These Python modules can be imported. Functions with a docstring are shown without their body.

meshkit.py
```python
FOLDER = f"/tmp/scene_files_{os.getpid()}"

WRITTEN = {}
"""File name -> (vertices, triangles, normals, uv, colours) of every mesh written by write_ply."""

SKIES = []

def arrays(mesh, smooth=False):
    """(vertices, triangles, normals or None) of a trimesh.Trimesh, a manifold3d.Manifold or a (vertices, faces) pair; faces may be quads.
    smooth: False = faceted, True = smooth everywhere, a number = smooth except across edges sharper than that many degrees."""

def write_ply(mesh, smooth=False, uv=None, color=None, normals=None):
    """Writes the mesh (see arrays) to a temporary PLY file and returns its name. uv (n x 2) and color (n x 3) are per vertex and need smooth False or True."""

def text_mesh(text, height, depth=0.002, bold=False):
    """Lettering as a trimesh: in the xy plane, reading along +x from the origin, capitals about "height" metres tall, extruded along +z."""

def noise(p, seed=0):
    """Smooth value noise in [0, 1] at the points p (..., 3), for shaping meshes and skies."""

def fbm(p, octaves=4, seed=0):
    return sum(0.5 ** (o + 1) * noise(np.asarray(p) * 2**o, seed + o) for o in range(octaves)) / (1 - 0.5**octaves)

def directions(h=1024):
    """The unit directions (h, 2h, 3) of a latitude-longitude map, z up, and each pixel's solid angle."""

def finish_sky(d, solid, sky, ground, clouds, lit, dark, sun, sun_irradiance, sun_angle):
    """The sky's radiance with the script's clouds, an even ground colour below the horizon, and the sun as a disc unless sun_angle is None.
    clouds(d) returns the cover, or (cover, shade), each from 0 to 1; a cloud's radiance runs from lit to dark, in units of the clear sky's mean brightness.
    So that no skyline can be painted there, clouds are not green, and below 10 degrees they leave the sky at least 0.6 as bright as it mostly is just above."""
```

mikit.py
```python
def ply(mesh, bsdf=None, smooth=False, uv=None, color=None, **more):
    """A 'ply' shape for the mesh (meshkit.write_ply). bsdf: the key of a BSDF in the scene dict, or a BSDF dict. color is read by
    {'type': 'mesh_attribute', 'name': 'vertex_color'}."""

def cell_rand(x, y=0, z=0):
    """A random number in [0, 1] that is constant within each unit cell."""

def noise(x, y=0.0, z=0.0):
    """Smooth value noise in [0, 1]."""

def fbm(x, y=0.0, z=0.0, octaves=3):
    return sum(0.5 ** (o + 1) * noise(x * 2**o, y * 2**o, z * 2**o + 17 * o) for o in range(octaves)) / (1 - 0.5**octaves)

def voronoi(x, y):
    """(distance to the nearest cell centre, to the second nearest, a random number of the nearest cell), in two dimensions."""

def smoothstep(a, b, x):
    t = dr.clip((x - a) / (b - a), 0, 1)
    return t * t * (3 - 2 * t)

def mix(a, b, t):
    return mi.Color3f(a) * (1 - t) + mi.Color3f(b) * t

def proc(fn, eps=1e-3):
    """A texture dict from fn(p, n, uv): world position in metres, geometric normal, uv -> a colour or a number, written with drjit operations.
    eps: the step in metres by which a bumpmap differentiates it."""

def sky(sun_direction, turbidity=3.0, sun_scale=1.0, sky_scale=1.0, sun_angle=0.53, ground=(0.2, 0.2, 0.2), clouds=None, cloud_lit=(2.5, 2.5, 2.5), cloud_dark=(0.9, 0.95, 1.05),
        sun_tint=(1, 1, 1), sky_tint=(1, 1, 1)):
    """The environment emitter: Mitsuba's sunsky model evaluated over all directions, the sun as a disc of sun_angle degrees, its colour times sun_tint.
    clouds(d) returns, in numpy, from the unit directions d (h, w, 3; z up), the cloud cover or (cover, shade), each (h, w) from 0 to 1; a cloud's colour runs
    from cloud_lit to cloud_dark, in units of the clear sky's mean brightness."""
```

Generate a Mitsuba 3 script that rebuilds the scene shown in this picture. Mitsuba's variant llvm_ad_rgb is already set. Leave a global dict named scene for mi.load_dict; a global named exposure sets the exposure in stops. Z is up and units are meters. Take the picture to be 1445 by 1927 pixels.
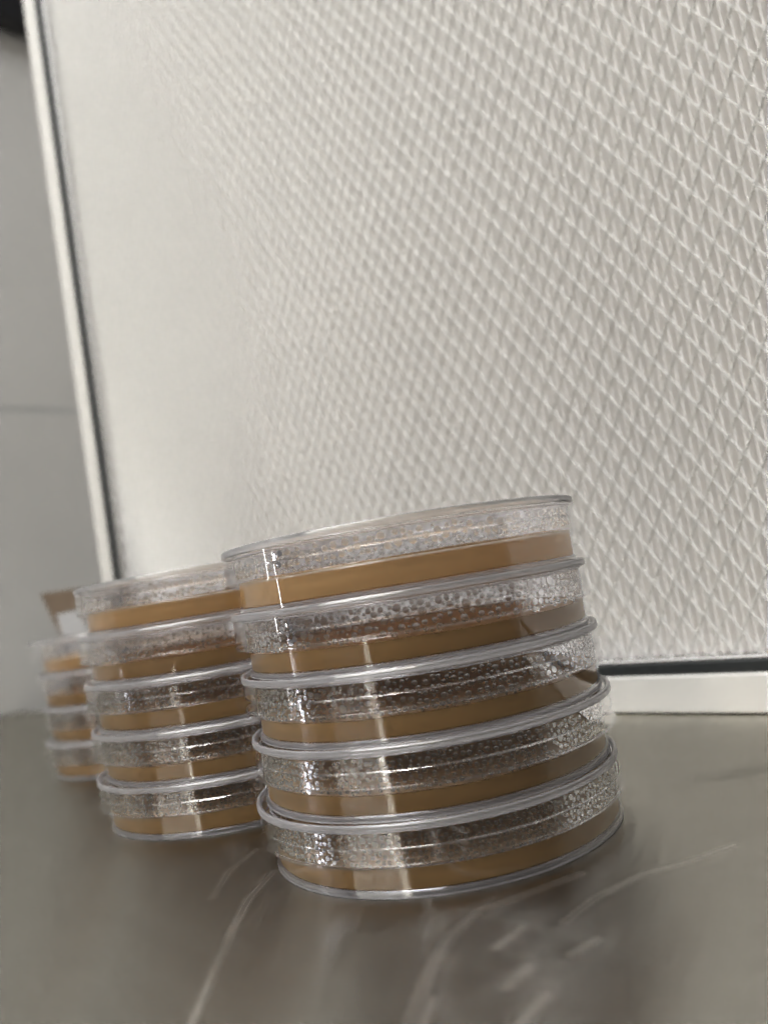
import math
import numpy as np
import trimesh
import mitsuba as mi
import drjit as dr
import mikit
from mikit import proc, noise, fbm, smoothstep, mix

T = mi.ScalarTransform4f
scene, labels = {}, {}
MM = 0.001

# ------------------------------------------------------------------ camera
YAW, PITCH, ROLL = -0.7785, 0.0792, -0.1643
CAM = np.array([146.3, -152.43, 64.63]) * MM
fwd = np.array([math.sin(YAW) * math.cos(PITCH), math.cos(YAW) * math.cos(PITCH), math.sin(PITCH)])
right0 = np.array([math.cos(YAW), -math.sin(YAW), 0.0])
up0 = np.cross(right0, fwd)
up = -math.sin(ROLL) * right0 + math.cos(ROLL) * up0
right = math.cos(ROLL) * right0 + math.sin(ROLL) * up0
scene['camera'] = {
    'type': 'thinlens', 'fov': 2 * math.degrees(math.atan(722.5 / 1533.15)), 'fov_axis': 'x',
    'to_world': T().look_at(origin=CAM.tolist(), target=(CAM + fwd).tolist(), up=up.tolist()),
    'aperture_radius': 0.0014, 'focus_distance': 0.190, 'near_clip': 0.005, 'far_clip': 50.0,
}
exposure = -0.1

# ------------------------------------------------------------------ light
ROOM = 0.14
scene['room_light'] = {'type': 'constant', 'radiance': {'type': 'rgb', 'value': [ROOM * 1.0, ROOM * 0.99, ROOM * 0.98]}}
LAMP_L = [14.1, 14.15, 14.0]     # large ceiling panel
SPOT_L = [135.0, 124.0, 104.0]     # compact warm lamp
TUBE_L = [42.0, 43.0, 50.0]


# ------------------------------------------------------------------ materials
def rgb(*c):
    return {'type': 'rgb', 'value': list(map(float, c))}


def two(b):
    return {'type': 'twosided', 'bsdf': b}


PS = {'type': 'dielectric', 'int_ior': 1.56, 'ext_ior': 1.0, 'specular_transmittance': rgb(0.985, 0.985, 0.995)}
scene['polystyrene'] = dict(PS)
scene['thin_polystyrene'] = {'type': 'thindielectric', 'int_ior': 1.56, 'ext_ior': 1.0, 'specular_transmittance': rgb(0.97, 0.97, 0.985)}
scene['moulded_rim'] = {'type': 'blendbsdf', 'weight': 0.23, 'a': dict(PS), 'b': {'type': 'diffuse', 'reflectance': rgb(0.83, 0.815, 0.855)}}  # pale diffuse share stands in for light piped through the plastic
scene['water'] = {'type': 'blendbsdf', 'weight': 0.10, 'a': {'type': 'dielectric', 'int_ior': 1.38, 'ext_ior': 1.0}, 'b': {'type': 'diffuse', 'reflectance': rgb(0.85, 0.80, 0.73)}}
scene['media_white'] = two({'type': 'diffuse', 'reflectance': proc(lambda p, n, uv: mi.Color3f(0.90, 0.885, 0.87) * (0.95 + 0.08 * fbm(p.x * 400, p.y * 400, p.z * 60)))})
scene['coated_white'] = two({'type': 'principled', 'base_color': rgb(0.72, 0.715, 0.695), 'roughness': 0.2, 'specular': 0.6})
scene['frame_white'] = two({'type': 'principled', 'base_color': proc(lambda p, n, uv: mi.Color3f(0.70, 0.68, 0.65) * (0.96 + 0.06 * fbm(p.x * 30, p.y * 30, p.z * 30))), 'roughness': 0.4, 'specular': 0.5})
scene['gasket_black'] = two({'type': 'principled', 'base_color': rgb(0.017, 0.020, 0.021), 'roughness': 0.55, 'specular': 0.4})
scene['lip_metal'] = two({'type': 'roughconductor', 'material': 'Al', 'alpha': 0.3, 'specular_reflectance': rgb(0.8, 0.8, 0.8)})


def wall_colour(p, n, uv):
    t = fbm(p.y * 6, p.z * 6, 3.0, octaves=4)
    return mi.Color3f(0.64, 0.63, 0.615) * (0.93 + 0.14 * t)


scene['wall_paint'] = two({'type': 'principled', 'base_color': proc(wall_colour), 'roughness': 0.45, 'specular': 0.4})


def scratches(p):
    """fine rolled grain of the steel along x, with sparse longer scratches"""
    g = fbm(p.x * 30, p.y * 1500, 1.0, octaves=3)
    h = noise(p.x * 22 + 5.0, p.y * 1700, 4.0)
    return g * 0.6 + h * 0.6


def steel_colour(p, n, uv):
    s = scratches(p)
    big = fbm(p.x * 9, p.y * 9, 2.0, octaves=4)
    k = 0.91 + 0.10 * s + 0.06 * (big - 0.5)
    # smudge left by a wipe
    u = (p.x - 0.052) * 0.80 + (p.y - 0.058) * 0.60
    v = -(p.x - 0.052) * 0.60 + (p.y - 0.058) * 0.80
    e = dr.exp(-(dr.square(u / 0.020) + dr.square((v - 0.15 * u) / 0.0045)))
    sm = e * smoothstep(0.38, 0.62, fbm(u * 260, v * 900, 7.0, octaves=3))
    return mi.Color3f(0.595, 0.58, 0.525) * k * (1 - 0.30 * sm)


def steel_across(p, n, uv):
    return 0.24 + 0.10 * scratches(p) + 0.05 * fbm(p.x * 14, p.y * 14, 9.0)


def steel_along(p, n, uv):
    return 0.012 + 0.012 * fbm(p.x * 30, p.y * 30, 5.0)


# painted caustics: light thrown through the dishes, drawn as rougher, brighter steel
CAUSTICS = [([(-0.0225, -0.0381), (-0.0144, -0.0508), (-0.0023, -0.0645), (0.0086, -0.0752), (0.0178, -0.0840), (0.0230, -0.0890)], 0.0010, 0.95),
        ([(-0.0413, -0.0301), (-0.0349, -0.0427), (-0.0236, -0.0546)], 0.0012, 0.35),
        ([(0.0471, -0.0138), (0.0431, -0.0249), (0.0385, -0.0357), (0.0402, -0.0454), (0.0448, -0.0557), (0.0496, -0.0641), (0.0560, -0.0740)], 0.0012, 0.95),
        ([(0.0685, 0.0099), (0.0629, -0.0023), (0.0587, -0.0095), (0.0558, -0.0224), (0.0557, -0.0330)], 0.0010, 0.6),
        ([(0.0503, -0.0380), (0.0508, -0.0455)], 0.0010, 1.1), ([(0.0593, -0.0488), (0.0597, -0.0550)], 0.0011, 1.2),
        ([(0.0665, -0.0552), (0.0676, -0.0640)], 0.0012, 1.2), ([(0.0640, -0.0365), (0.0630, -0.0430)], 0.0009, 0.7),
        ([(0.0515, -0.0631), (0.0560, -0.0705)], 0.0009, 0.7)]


def painted_caustic_mask(p, n, uv):
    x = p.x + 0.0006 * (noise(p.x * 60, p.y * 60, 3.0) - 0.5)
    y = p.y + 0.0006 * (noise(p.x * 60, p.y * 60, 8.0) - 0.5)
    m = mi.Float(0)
    for q, (pts, w, k) in enumerate(CAUSTICS):
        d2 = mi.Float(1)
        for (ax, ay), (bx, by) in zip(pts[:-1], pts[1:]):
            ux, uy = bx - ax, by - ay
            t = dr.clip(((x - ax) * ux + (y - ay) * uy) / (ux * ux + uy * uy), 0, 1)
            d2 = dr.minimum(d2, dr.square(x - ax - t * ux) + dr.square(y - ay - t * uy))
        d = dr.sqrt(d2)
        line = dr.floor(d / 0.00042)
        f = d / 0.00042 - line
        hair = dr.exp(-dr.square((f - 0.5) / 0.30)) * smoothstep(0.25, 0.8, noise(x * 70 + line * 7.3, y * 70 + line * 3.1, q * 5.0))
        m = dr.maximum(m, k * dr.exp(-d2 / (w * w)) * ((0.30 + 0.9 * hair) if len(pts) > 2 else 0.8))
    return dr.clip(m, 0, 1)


scene['brushed_steel'] = two({'type': 'blendbsdf', 'weight': proc(painted_caustic_mask),
                              'plain': {'type': 'bumpmap', 'scale': 1.0, 'arbitrary': proc(lambda p, n, uv: scratches(p) * 0.000002, eps=1e-4),
                                        'bsdf': {'type': 'roughconductor', 'material': 'none', 'specular_reflectance': proc(steel_colour), 'alpha_u': proc(steel_along), 'alpha_v': proc(steel_across)}},
                              'streak_glint': {'type': 'roughconductor', 'material': 'none', 'specular_reflectance': rgb(0.90, 0.87, 0.82), 'alpha': 0.36}})  # brighter steel where the cast light is painted in


def agar_mat(r, g, b):
    def col(p, n, uv):
        t = fbm(p.x * 70, p.y * 70, p.z * 160, octaves=3)
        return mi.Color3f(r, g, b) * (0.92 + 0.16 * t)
    return {'type': 'principledthin', 'base_color': proc(col), 'roughness': 0.5, 'diff_trans': 0.8, 'eta': 1.33, 'spec_trans': 0.0}


AGAR = {'pale': (0.53, 0.345, 0.158), 'mid': (0.365, 0.224, 0.095), 'dark': (0.31, 0.188, 0.08)}  # upper dishes paler, lower darker: light from above put into the colour
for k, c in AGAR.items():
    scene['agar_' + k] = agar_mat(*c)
scene['agar_lit_faces'] = agar_mat(0.80, 0.64, 0.44)  # top and bottom faces paler, putting light inside the dish into the colour
scene['kraft'] = two({'type': 'diffuse', 'reflectance': proc(lambda p, n, uv: mi.Color3f(0.25, 0.19, 0.145) * (0.9 + 0.2 * fbm(p.x * 200, p.y * 200, p.z * 60)))})
scene['label_white'] = two({'type': 'diffuse', 'reflectance': rgb(0.6, 0.6, 0.63)})
scene['black_plastic'] = two({'type': 'principled', 'base_color': rgb(0.012, 0.012, 0.014), 'roughness': 0.35, 'specular': 0.5})
scene['lamp_shell'] = two({'type': 'diffuse', 'reflectance': rgb(0.6, 0.6, 0.6)})


# ------------------------------------------------------------------ helpers
def add(key, mesh, bsdf, smooth=False, **more):
    scene[key] = mikit.ply(mesh, bsdf, smooth=smooth, **more)


def tag(key, label=None, category=None, group=None, kind=None):
    d = {}
    if label: d['label'] = label
    if category: d['category'] = category
    if group: d['group'] = group
    if kind: d['kind'] = kind
    labels[key] = d


def box(x0, x1, y0, y1, z0, z1, bev=0.0):
    if bev <= 0:
        m = trimesh.creation.box(extents=(x1 - x0, y1 - y0, z1 - z0))
        m.apply_translation(((x0 + x1) / 2, (y0 + y1) / 2, (z0 + z1) / 2))
        return m
    pts = []
    for sx in (0, 1):
        for sy in (0, 1):
            for sz in (0, 1):
                c = np.array([(x0, x1)[sx], (y0, y1)[sy], (z0, z1)[sz]])
                d = np.array([1 - 2 * sx, 1 - 2 * sy, 1 - 2 * sz]) * bev
                for keep in range(3):
                    q = c + d
                    q[keep] = c[keep]
                    pts.append(q)
                pts.append(c + d * 0.42)
    return trimesh.convex.convex_hull(np.array(pts))


def arc(cx, cz, r, a0, a1, n=5):
    a = np.radians(np.linspace(a0, a1, n))
    return [(cx + r * math.cos(t), cz + r * math.sin(t)) for t in a]


def lathe(profile, n=256, closed=True):
    """profile: (r, z) points counter-clockwise (outside on the right going up) -> mesh; r = 0 points become one apex"""
    pr = np.array(profile, float)
    m = len(pr)
    a = np.arange(n) * 2 * math.pi / n
    V, idx = [], []
    k = 0
    for r, z in pr:
        if r < 1e-9:
            V.append([[0, 0, z]])
            idx.append(np.full(n, k)); k += 1
        else:
            V.append(np.stack([r * np.cos(a), r * np.sin(a), np.full(n, z)], 1))
            idx.append(np.arange(k, k + n)); k += n
    V = np.vstack(V)
    F = []
    for i in range(m if closed else m - 1):
        A, B = idx[i], idx[(i + 1) % m]
        A2, B2 = np.roll(A, -1), np.roll(B, -1)
        if not (A == A[0]).all() or n == 1:
            F.append(np.stack([A, A2, B], 1))
        if not (B == B[0]).all():
            F.append(np.stack([A2, B2, B], 1))
    F = np.vstack(F)
    F = F[(F[:, 0] != F[:, 1]) & (F[:, 1] != F[:, 2]) & (F[:, 0] != F[:, 2])]
    return V, F


def mesh_of(VF, off=(0, 0, 0)):
    return trimesh.Trimesh(VF[0] * MM + np.asarray(off), VF[1], process=False)


# ------------------------------------------------------------------ bench and wall
bench = box(-0.615, 0.9, -0.62, 0.125, -0.04, 0.0)
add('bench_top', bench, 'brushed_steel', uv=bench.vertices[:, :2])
tag('bench_top', 'brushed stainless steel bench top with fine scratches and a faint smudge', kind='structure')
WX = -0.617
add('side_wall', trimesh.util.concatenate([box(WX - 0.02, WX, -0.62, 0.6, -0.04, 0.2745), box(WX - 0.02, WX, -0.62, 0.6, 0.2805, 1.1)]), 'wall_paint')
tag('side_wall', 'pale grey side wall of the bench with a horizontal joint', kind='structure')
scene['sealant'] = two({'type': 'diffuse', 'reflectance': rgb(0.53, 0.53, 0.525)})
add('side_wall__joint', box(WX - 0.018, WX - 0.0005, -0.62, 0.6, 0.2735, 0.2815), 'sealant')

# black rail on the wall, top left
add('black_rail', box(WX, WX + 0.022, 0.05, 0.42, 0.672, 0.712, 0.004), 'black_plastic')
tag('black_rail', 'black rail fixed high on the pale side wall', 'rail')

# ------------------------------------------------------------------ filter panel
PY = 0.1195
PX0, PX1, PZ0, PZ1 = -0.3895, 0.36, 0.0184, 0.76     # inner edge of gasket
fx0, fz0 = -0.4160, 0.0006
gx0, gz0 = -0.3997, 0.0140
D = 0.30


def four(xa, xb, za, zb, xa2, xb2, za2, zb2, y0, y1, bev):
    """a rectangular frame between the outer and the inner rectangle"""
    return trimesh.util.concatenate([
        box(xa, xa2, y0, y1, za, zb, bev), box(xb2, xb, y0, y1, za, zb, bev),
        box(xa2 + 1e-5, xb2 - 1e-5, y0, y1, za, za2, bev), box(xa2 + 1e-5, xb2 - 1e-5, y0, y1, zb2, zb, bev)])


gx1, gz1 = PX1 + 0.0102, PZ1 + 0.0044
fx1, fz1 = gx1 + 0.0163, gz1 + 0.0134
add('filter_panel__frame', four(fx0, fx1, fz0, fz1, gx0, gx1, gz0, gz1, PY, PY + D, 0.0009), 'frame_white', smooth=20)
add('filter_panel__gasket', four(gx0, gx1, gz0, gz1, PX0, PX1, PZ0, PZ1, PY + 0.0012, PY + 0.03, 0.0007), 'gasket_black', smooth=20)
lx0, lx1, lz0, lz1 = PX0 + 0.0035, PX1 - 0.0035, PZ0 + 0.0011, PZ1 - 0.0011
add('filter_panel__inner_lip', four(PX0, PX1, PZ0, PZ1, lx0, lx1, lz0, lz1, PY + 0.0016, PY + 0.03, 0.0003), 'lip_metal', smooth=20)
tag('filter_panel', 'white framed filter panel with diamond mesh face standing behind the dishes', 'filter panel')

# expanded metal screen: zigzag strands sharing bonds
SX, SZ = 0.0081, 0.0130
SW, ST, LB = 0.00095, 0.00048, 0.0012
TH = math.radians(49)


def screen():
    rng = np.random.default_rng(3)
    cu, su = math.cos(TH), math.sin(TH)
    corners = [np.array([a * SW / 2 * cu - b * ST / 2 * su, a * SW / 2 * su + b * ST / 2 * cu]) for a, b in ((-1, -1), (1, -1), (1, 1), (-1, 1))]
    Vs, Fs, base = [], [], 0
    ncol = int((lx1 - lx0) / (SX / 2)) + 2
    nrow = int((lz1 - lz0) / (SZ / 2)) + 3
    ymid = PY + 0.0050
    for c in range(ncol):
        # strand between bond columns c and c+1: bonds of column c sit on rows with the parity of c
        pts = []
        for r in range(-1, nrow):
            col = c if (r - c) % 2 == 0 else c + 1
            bx = lx0 + col * SX / 2
            bz = lz0 + 0.0012 + r * SZ / 2
            side = 1 if col == c else -1
            j = rng.normal(0, 0.00006, 2)
            px, py = bx + side * SW / 2 * cu * 0.97 + j[0], ymid + side * SW / 2 * su + j[1]
            pts += [(px, py, bz - LB / 2), (px, py, bz + LB / 2)]
        P = np.array(pts)
        P[:, 2] = np.clip(P[:, 2], lz0 - 0.0005, lz1 + 0.0005)
        P[:, 0] = np.clip(P[:, 0], lx0 - 0.0005, lx1 + 0.0005)
        keep = np.r_[True, np.abs(np.diff(P[:, 2])) > 1e-6]
        P = P[keep]
        n = len(P)
        ring = np.stack([P + np.array([k[0], k[1], 0]) for k in corners], 1).reshape(-1, 3)
        i = np.arange(n - 1)[:, None] * 4 + base
        for k in range(4):
            a, b = i[:, 0] + k, i[:, 0] + (k + 1) % 4
            Fs.append(np.stack([a, b, b + 4], 1)); Fs.append(np.stack([a, b + 4, a + 4], 1))
        Fs.append(np.array([[base, base + 2, base + 1], [base, base + 3, base + 2]]))
        e = base + 4 * (n - 1)
        Fs.append(np.array([[e, e + 1, e + 2], [e, e + 2, e + 3]]))
        Vs.append(ring); base += len(ring)
    return trimesh.Trimesh(np.vstack(Vs), np.vstack(Fs), process=False)


add('filter_panel__mesh_screen', screen(), 'coated_white')


def pleats():
    per, depth, y0 = 0.00315, 0.0095, PY + 0.0085
    xs, ys = [], []
    k = 0
    x = lx0 - 0.002
    rng = np.random.default_rng(8)
    while x < lx1 + 0.002:
        w = per * (1 + rng.normal(0, 0.05))
        for u, v in ((0.0, 0.0), (0.12, 0.02), (0.20, 0.10), (0.26, 0.25), (0.46, 0.95), (0.5, 1.0), (0.54, 0.95), (0.74, 0.25), (0.80, 0.10), (0.88, 0.02)):
            xs.append(x + u * w); ys.append(y0 + depth * v)
        x += w
    xs, ys = np.array(xs), np.array(ys)
    nz = 40
    zs = np.linspace(PZ0 - 0.002, PZ1 + 0.002, nz)
    wob = (np.sin(zs * 37)[:, None] * 0.0002 + rng.normal(0, 0.00010, (nz, 1)))
    X = xs[None] + wob
    V = np.stack([X, np.broadcast_to(ys, X.shape), np.broadcast_to(zs[:, None], X.shape)], -1).reshape(-1, 3)
    n = len(xs)
    q = (np.arange(nz - 1)[:, None] * n + np.arange(n - 1)[None]).ravel()
    F = np.vstack([np.stack([q, q + 1, q + n + 1], 1), np.stack([q, q + n + 1, q + n], 1)])
    return trimesh.Trimesh(V, F, process=False)


add('filter_panel__pleated_media', pleats(), 'media_white', smooth=True)
add('filter_panel__back', box(lx0 - 0.001, lx1 + 0.001, PY + 0.032, PY + 0.036, PZ0 - 0.001, PZ1 + 0.001), 'media_white')

# ------------------------------------------------------------------ petri dishes
P = 15.274
RB, RBI, RL, RLI = 43.2, 42.0, 45.2, 44.1
ZW = 13.6
LIDB = P - 8.41


def join(*parts):
    V, F, k = [], [], 0
    for v, f in parts:
        V.append(v); F.append(f + k); k += len(v)
    return np.vstack(V), np.vstack(F)


def base_shell():
    """thin bottom plate and the thin lower wall round the agar"""
    return join(lathe([(0, 1.0), (41.2, 1.0)], 240, closed=False), lathe([(RB - 0.15, 0.45), (RB, ZW - 0.35)], 288, closed=False))


def bead(r, z, a, b, n=12):
    return lathe([(r + a * math.cos(t), z + b * math.sin(t)) for t in np.linspace(0, 2 * math.pi, n, endpoint=False)], 288)


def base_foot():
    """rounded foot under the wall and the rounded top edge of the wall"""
    ring = lathe([(41.9, 0.55), (42.1, 0.45), (42.75, 0.5), (42.85, 0.7), (42.85, 1.25), (42.7, 1.42), (42.1, 1.45), (41.9, 1.35)], 288)  # added pale ring in place of light piped along the bottom plate
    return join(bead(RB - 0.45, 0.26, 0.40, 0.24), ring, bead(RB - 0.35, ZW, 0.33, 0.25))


def lid_shell():
    """thin plate and skirt"""
    return join(lathe([(0, P - 0.35), (44.0, P - 0.35)], 240, closed=False), lathe([(RL - 0.3, LIDB + 0.6), (RL - 0.35, P - 1.2)], 288, closed=False))


def lid_rim():
    pr = [(43.9, P - 0.75), (44.05, P - 1.15), (RL - 0.5, P - 1.3), (RL - 0.12, P - 1.2), (RL - 0.02, P - 1.0), (RL - 0.02, P - 0.55), (RL - 0.10, P - 0.45), (RL - 0.06, P - 0.3)]
    pr += arc(RL - 0.42, P + 0.12, 0.34, 10, 90, 6) + [(RL - 0.75, P + 0.40), (RL - 0.95, P + 0.28), (RL - 1.15, P - 0.1), (43.9, P - 0.2)]
    return lathe(pr, 288)


def lid_edge():
    return join(bead(RL - 0.35, LIDB + 0.4, 0.40, 0.38), bead(RL - 0.50, 10.7, 0.2, 0.2, 8))


def agar_body(h, rng):
    R = RBI + 0.32
    pr = [(R - 0.5, 1.5), (R - 0.3, 1.5), (R, 1.8), (R, h + 0.35), (R - 0.33, h + 0.5), (R - 0.55, h + 0.28), (R - 0.9, h + 0.1), (R - 1.2, h + 0.03)]
    V, F = lathe(pr, 200, closed=False)
    a = np.arctan2(V[:, 1], V[:, 0])
    hi = V[:, 2] > 2
    ph = rng.uniform(0, 6.28, 3)
    wave = lambda t: 0.10 * np.sin(t + ph[0]) + 0.07 * np.sin(3 * t + ph[1]) + 0.05 * np.sin(11 * t + ph[2])
    V[hi, 2] += wave(a[hi])
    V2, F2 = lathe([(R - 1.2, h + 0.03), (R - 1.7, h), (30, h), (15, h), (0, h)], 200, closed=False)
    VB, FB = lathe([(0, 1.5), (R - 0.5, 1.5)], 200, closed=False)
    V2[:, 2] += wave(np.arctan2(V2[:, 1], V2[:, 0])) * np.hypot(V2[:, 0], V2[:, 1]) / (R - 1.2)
    return (V, F), join((V2, F2), (VB, FB))


def cap(seg, rings):
    """unit water drop: flat back in the plane w = 0 (radius 1), dome of height 1 towards +w; columns u, v, w"""
    a = np.arange(seg) * 2 * math.pi / seg
    V, F = [[0, 0, 0]], []
    for k in range(rings):
        d = (1, 0.93, 0.72, 0.40)[k] if rings == 4 else (1, 0.86, 0.50)[k]
        V += [[d * math.cos(t), d * math.sin(t), 0 if k == 0 else d] for t in a]
    V.append([0, 0, -1])
    V = np.array(V, float)
    i = np.arange(seg); i2 = (i + 1) % seg
    F.append(np.stack([0 * i, 1 + i2, 1 + i], 1))
    for k in range(rings - 1):
        A, B = 1 + k * seg + i, 1 + k * seg + i2
        F.append(np.stack([A, B, B + seg], 1)); F.append(np.stack([A, B + seg, A + seg], 1))
    top = 1 + (rings - 1) * seg
    F.append(np.stack([top + i, top + i2, 0 * i + len(V) - 1], 1))
    return V, np.vstack(F)


def droplets(za, zb, seg, r_mean, r_sd, n_try, big, rng, cover=1.0):
    """water drops standing on the inner face of the wall between za and zb"""
    L = 2 * math.pi * RBI
    rad = np.abs(rng.normal(r_mean, r_sd, n_try)).clip(0.17, None)
    nb = int(n_try * big)
    rad[:nb] = rng.uniform(1.4, 1.9, nb) * r_mean
    rad = np.sort(rad)[::-1]
    U, Z = rng.uniform(0, L, n_try), rng.uniform(0, 1, n_try)
    grid, out = {}, []
    for k in range(n_try):
        r = rad[k]
        if zb - za < 2 * r + 0.3:
            continue
        u, z = U[k], za + r + 0.05 + Z[k] * (zb - za - 2 * r - 0.1)
        if cover < 1 and z > (za + zb) / 2 + 1 and math.sin(u * 0.11 + 2 * math.sin(u * 0.05)) * 0.5 + 0.5 > cover:
            continue
        gu, gz, reach = int(u), int(z), int(r + 1.3) + 1
        near = (q for a in range(gu - reach, gu + reach + 1) for b in range(gz - reach, gz + reach + 1) for q in grid.get((a, b), ()))
        if any((u - u2) ** 2 + (z - z2) ** 2 < (1.02 * (r + r2)) ** 2 for u2, z2, r2 in near):
            continue
        grid.setdefault((gu, gz), []).append((u, z, r))
        out.append((u, z, r, rng.uniform(0.78, 1.0), rng.uniform(0.94, 1.06)))
    o = np.array(out)
    V, F = cap(seg, 4 if seg > 8 else 3)
    n, m = len(o), len(V)
    c = o[:, 3:4]
    Rs = (1 + c * c) / (2 * c)
    d = np.hypot(V[:, 0], V[:, 1])[None]
    hgt = np.where(np.arange(m)[None] > seg, np.sqrt(np.maximum(Rs * Rs - d * d, 0)) - (Rs - c), 0.0)
    r = o[:, 2:3]
    u = o[:, 0:1] + V[None, :, 0] * r * o[:, 4:5]
    z = o[:, 1:2] + V[None, :, 1] * r / o[:, 4:5]
    R = RBI + 0.62 - hgt * r
    R = np.where(np.arange(m)[None] == 0, RBI + 0.62, R)
    a = u / RBI
    W = np.stack([R * np.cos(a), R * np.sin(a), z], -1).reshape(-1, 3)
    FF = (F[None] + (np.arange(n) * m)[:, None, None]).reshape(-1, 3)
    return W, FF


RH = np.array([right[0], right[1], 0.0]); RH /= np.linalg.norm(RH)
LID, RIM, EDGE, FOOT = lid_shell(), lid_rim(), lid_edge(), base_foot()
stacks = [
    # x, y (mm), per dish from the bottom: lid shift, base shift (mm along the picture's right), agar height, agar colour, drops (step, r, sd, tries, big, cover)
    dict(x=0, y=0, lid=[-0.75, 0.4, -0.02, -0.21, -0.49], base=[0.14, -0.25, 0.59, 0.37, 0.15],
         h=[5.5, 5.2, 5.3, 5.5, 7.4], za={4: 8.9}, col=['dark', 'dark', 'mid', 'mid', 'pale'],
         drops=[(10, 0.42, 0.07, 6500, 0, 1), (10, 0.44, 0.08, 6000, 0.003, 1), (10, 0.47, 0.09, 5000, 0.01, 1), (12, 0.50, 0.13, 3600, 0.05, 0.95), (12, 0.58, 0.14, 1700, 0.0, 1)]),
    dict(x=-95.7, y=4.4, lid=[-0.41, -0.23, -0.56, -0.75, 0.03], base=[0.3, 0.59, 0.26, 0.02, 0.75],
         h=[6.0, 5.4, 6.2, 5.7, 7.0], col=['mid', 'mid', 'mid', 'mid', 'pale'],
         drops=[(8, 0.35, 0.07, 5000, 0, 1), (8, 0.4, 0.1, 4000, 0.01, 1), (8, 0.42, 0.12, 3500, 0.02, 1), (8, 0.45, 0.14, 3000, 0.02, 0.8), (8, 0.45, 0.14, 2600, 0.03, 0.8)]),
    dict(x=-221.5, y=39.0, lid=[-0.6, 0.3, -0.4, -3.0], base=[0.2, 0.4, -0.3, 0.5],
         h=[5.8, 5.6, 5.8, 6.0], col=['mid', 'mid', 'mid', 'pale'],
         drops=[(7, 0.5, 0.12, 1800, 0, 1), (7, 0.5, 0.12, 1800, 0, 1), (7, 0.5, 0.12, 1600, 0, 1), (7, 0.5, 0.12, 1500, 0, 1)]),
]
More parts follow.
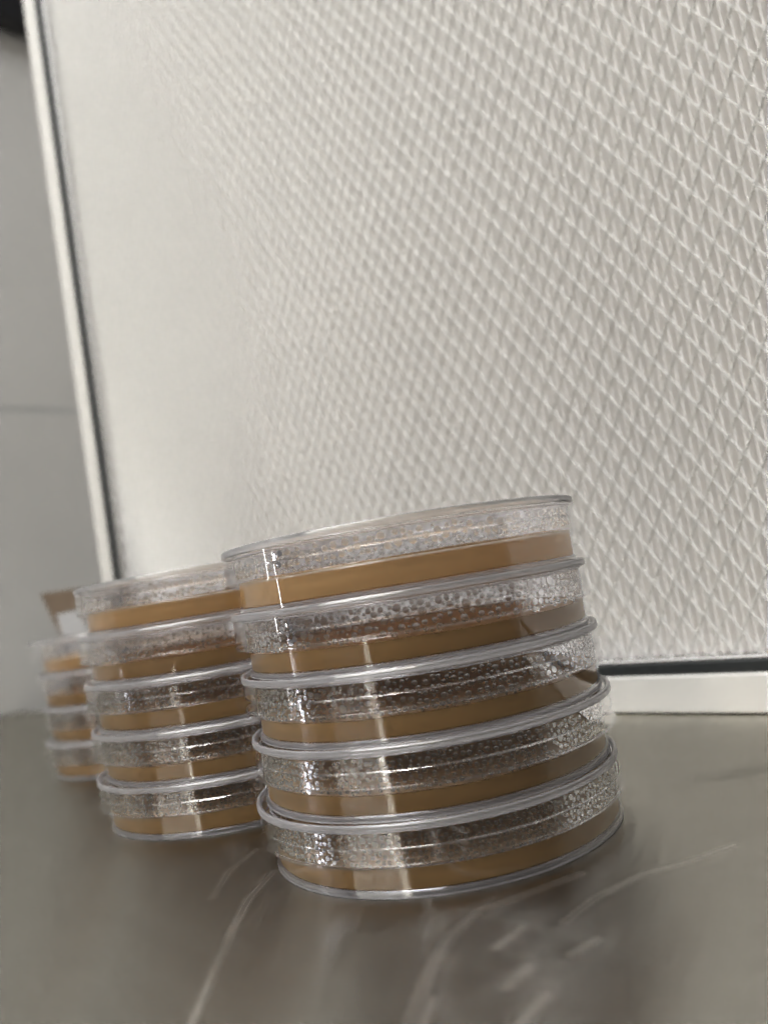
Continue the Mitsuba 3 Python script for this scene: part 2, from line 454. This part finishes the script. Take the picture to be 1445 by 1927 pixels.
LABELS = [
    ['bottom dish of the nearest tall stack, resting on the steel, with very fine dense droplets',
     'second dish from the bottom of the nearest stack, with dense small droplets',
     'middle dish of the nearest stack, with evenly spread droplets under its lid',
     'second dish from the top of the nearest stack, with large uneven droplets',
     'top dish of the nearest stack, with the thickest pale brown agar'],
    ['bottom dish of the second stack, resting on steel left of the nearest stack',
     'second dish from the bottom of the middle stack',
     'middle dish of the five in the second stack',
     'second dish from the top of the middle stack',
     'top dish of the middle stack, with thick golden agar'],
    ['bottom dish of the farthest blurred stack, resting on the steel',
     'second dish from the bottom of the farthest short stack',
     'third dish from the bottom of the farthest short stack',
     'top dish of the farthest stack, its lid pushed to the left'],
]
GROUPS = ['agar dishes in the nearest stack', 'agar dishes in the middle stack', 'agar dishes in the farthest stack']
count = 0
for s, st in enumerate(stacks):
    for i in range(len(st['h'])):
        key = 'petri_dish' + (f'_{count:03d}' if count else '')
        rng = np.random.default_rng(100 + count)
        o = np.array([st['x'], st['y'], i * P]) * MM
        ob, ol = o + RH * st['base'][i] * MM, o + RH * st['lid'][i] * MM
        h = st['h'][i]
        za, zb = st.get('za', {}).get(i, h + 0.5), ZW - 0.2
        seg, r, sd, tries, big, cover = st['drops'][i]
        add(key + '__base', mesh_of(base_shell(), ob), 'thin_polystyrene', smooth=25)
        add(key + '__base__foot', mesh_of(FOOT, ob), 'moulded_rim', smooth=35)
        add(key + '__base__condensation', mesh_of(droplets(za, zb, seg, r, sd, tries, big, rng, cover), ob), 'water', smooth=60)
        tag(key + '__base__condensation', 'clear condensation droplets on the inside of the dish wall', kind='stuff')
        sides, top = agar_body(h, rng)
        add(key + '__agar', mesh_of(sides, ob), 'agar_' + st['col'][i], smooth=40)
        add(key + '__agar__surface', mesh_of(top, ob), 'agar_lit_faces', smooth=40)
        add(key + '__lid', mesh_of(LID, ol), 'thin_polystyrene', smooth=25)
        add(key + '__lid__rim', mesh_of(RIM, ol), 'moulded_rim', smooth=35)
        add(key + '__lid__edge', mesh_of(EDGE, ol), 'polystyrene', smooth=40)
        tag(key, LABELS[s][i], 'petri dish', GROUPS[s])
        count += 1

# ------------------------------------------------------------------ carton behind the farthest stack
def sheet(quad, t=0.0012):
    """a flat board of thickness t on the quad (counter-clockwise seen from outside)"""
    q = np.array(quad, float)
    n = np.cross(q[1] - q[0], q[3] - q[0])
    n *= t / np.linalg.norm(n)
    return trimesh.convex.convex_hull(np.vstack([q, q - n]))


CT = T().translate([-0.380, 0.0705, 0.0]).rotate([0, 0, 1], math.degrees(math.atan2(0.92, 0.39)))
cw, cd, ch = 0.044, 0.034, 0.058      # local x along the front, local y away from it (towards the wall)


def carton(name, mesh, m='kraft'):
    scene['carton__' + name] = mikit.ply(mesh, m, to_world=CT)


carton('body', trimesh.util.concatenate([
    sheet([(0, 0, 0.0005), (cw, 0, 0.0005), (cw, 0, ch), (0, 0, ch)]),
    sheet([(cw, cd, 0.0005), (0, cd, 0.0005), (0, cd, ch), (cw, cd, ch)]),
    sheet([(0, cd, 0.0005), (0, 0, 0.0005), (0, 0, ch), (0, cd, ch)]),
    sheet([(cw, 0, 0.0005), (cw, cd, 0.0005), (cw, cd, ch), (cw, 0, ch)]),
    box(0.002, cw - 0.002, 0.002, cd - 0.002, 0.0005, 0.002)]))
carton('flap', sheet([(0, 0, ch + 0.0004), (cw, 0, ch + 0.0004), (cw + 0.006, -0.003, 0.0905), (-0.0095, -0.003, 0.0900)]))
lq = np.array([(0.0005, 0, 0.040), (0.022, 0, 0.040), (0.0165, 0, ch), (0.0125, -0.0018, 0.0766), (-0.0018, -0.0018, 0.0755), (0.0005, 0, ch)])
carton('label', trimesh.Trimesh(lq + [0, -0.0004, 0], [[0, 1, 2], [0, 2, 5], [5, 2, 3], [5, 3, 4]], process=False), 'label_white')
tag('carton', 'small open brown cardboard carton with a white label, behind the farthest dishes', 'carton')
tag('carton__label', 'blank white paper label')

# ------------------------------------------------------------------ lamps
LT = T().look_at(origin=[-0.10, -0.90, 1.65], target=[-0.05, -0.10, 0.15], up=[0, 0, 1])
scene['ceiling_lamp__diffuser'] = {'type': 'rectangle', 'to_world': LT @ T().scale([0.60, 0.32, 1]), 'bsdf': {'type': 'ref', 'id': 'lamp_shell'},
                                   'emitter': {'type': 'area', 'radiance': rgb(*LAMP_L)}}
scene['ceiling_lamp__housing'] = mikit.ply(box(-0.62, 0.62, -0.34, 0.34, -0.05, -0.004, 0.004), 'lamp_shell', to_world=LT)
tag('ceiling_lamp', 'large soft white ceiling panel lamp above the bench', 'lamp')
ST2 = T().look_at(origin=[0.37, -1.48, 1.0], target=[0, 0.05, 0.1], up=[0, 0, 1])
scene['spot_lamp__lens'] = {'type': 'rectangle', 'to_world': ST2 @ T().scale([0.055, 0.055, 1]), 'bsdf': {'type': 'ref', 'id': 'lamp_shell'},
                            'emitter': {'type': 'area', 'radiance': rgb(*SPOT_L)}}
scene['spot_lamp__housing'] = mikit.ply(box(-0.1, 0.1, -0.1, 0.1, -0.08, -0.004, 0.004), 'lamp_shell', to_world=ST2)
tag('spot_lamp', 'compact warm lamp in front of the bench', 'lamp')
tube = trimesh.creation.cylinder(radius=0.0075, height=0.9, sections=24)
tube.apply_translation((-0.80, -0.80, 0.47))
scene['tube_lamp__tube'] = mikit.ply(tube, 'lamp_shell', smooth=40, emitter={'type': 'area', 'radiance': rgb(*TUBE_L)})
scene['tube_lamp__holder'] = mikit.ply(trimesh.util.concatenate([box(-0.82, -0.78, -0.82, -0.78, -0.0, 0.018), box(-0.82, -0.78, -0.82, -0.78, 0.922, 0.95), box(-0.845, -0.825, -0.82, -0.78, 0, 0.95)]), 'lamp_shell')
tag('tube_lamp', 'cool white upright tube lamp beyond the end of the side wall', 'lamp')
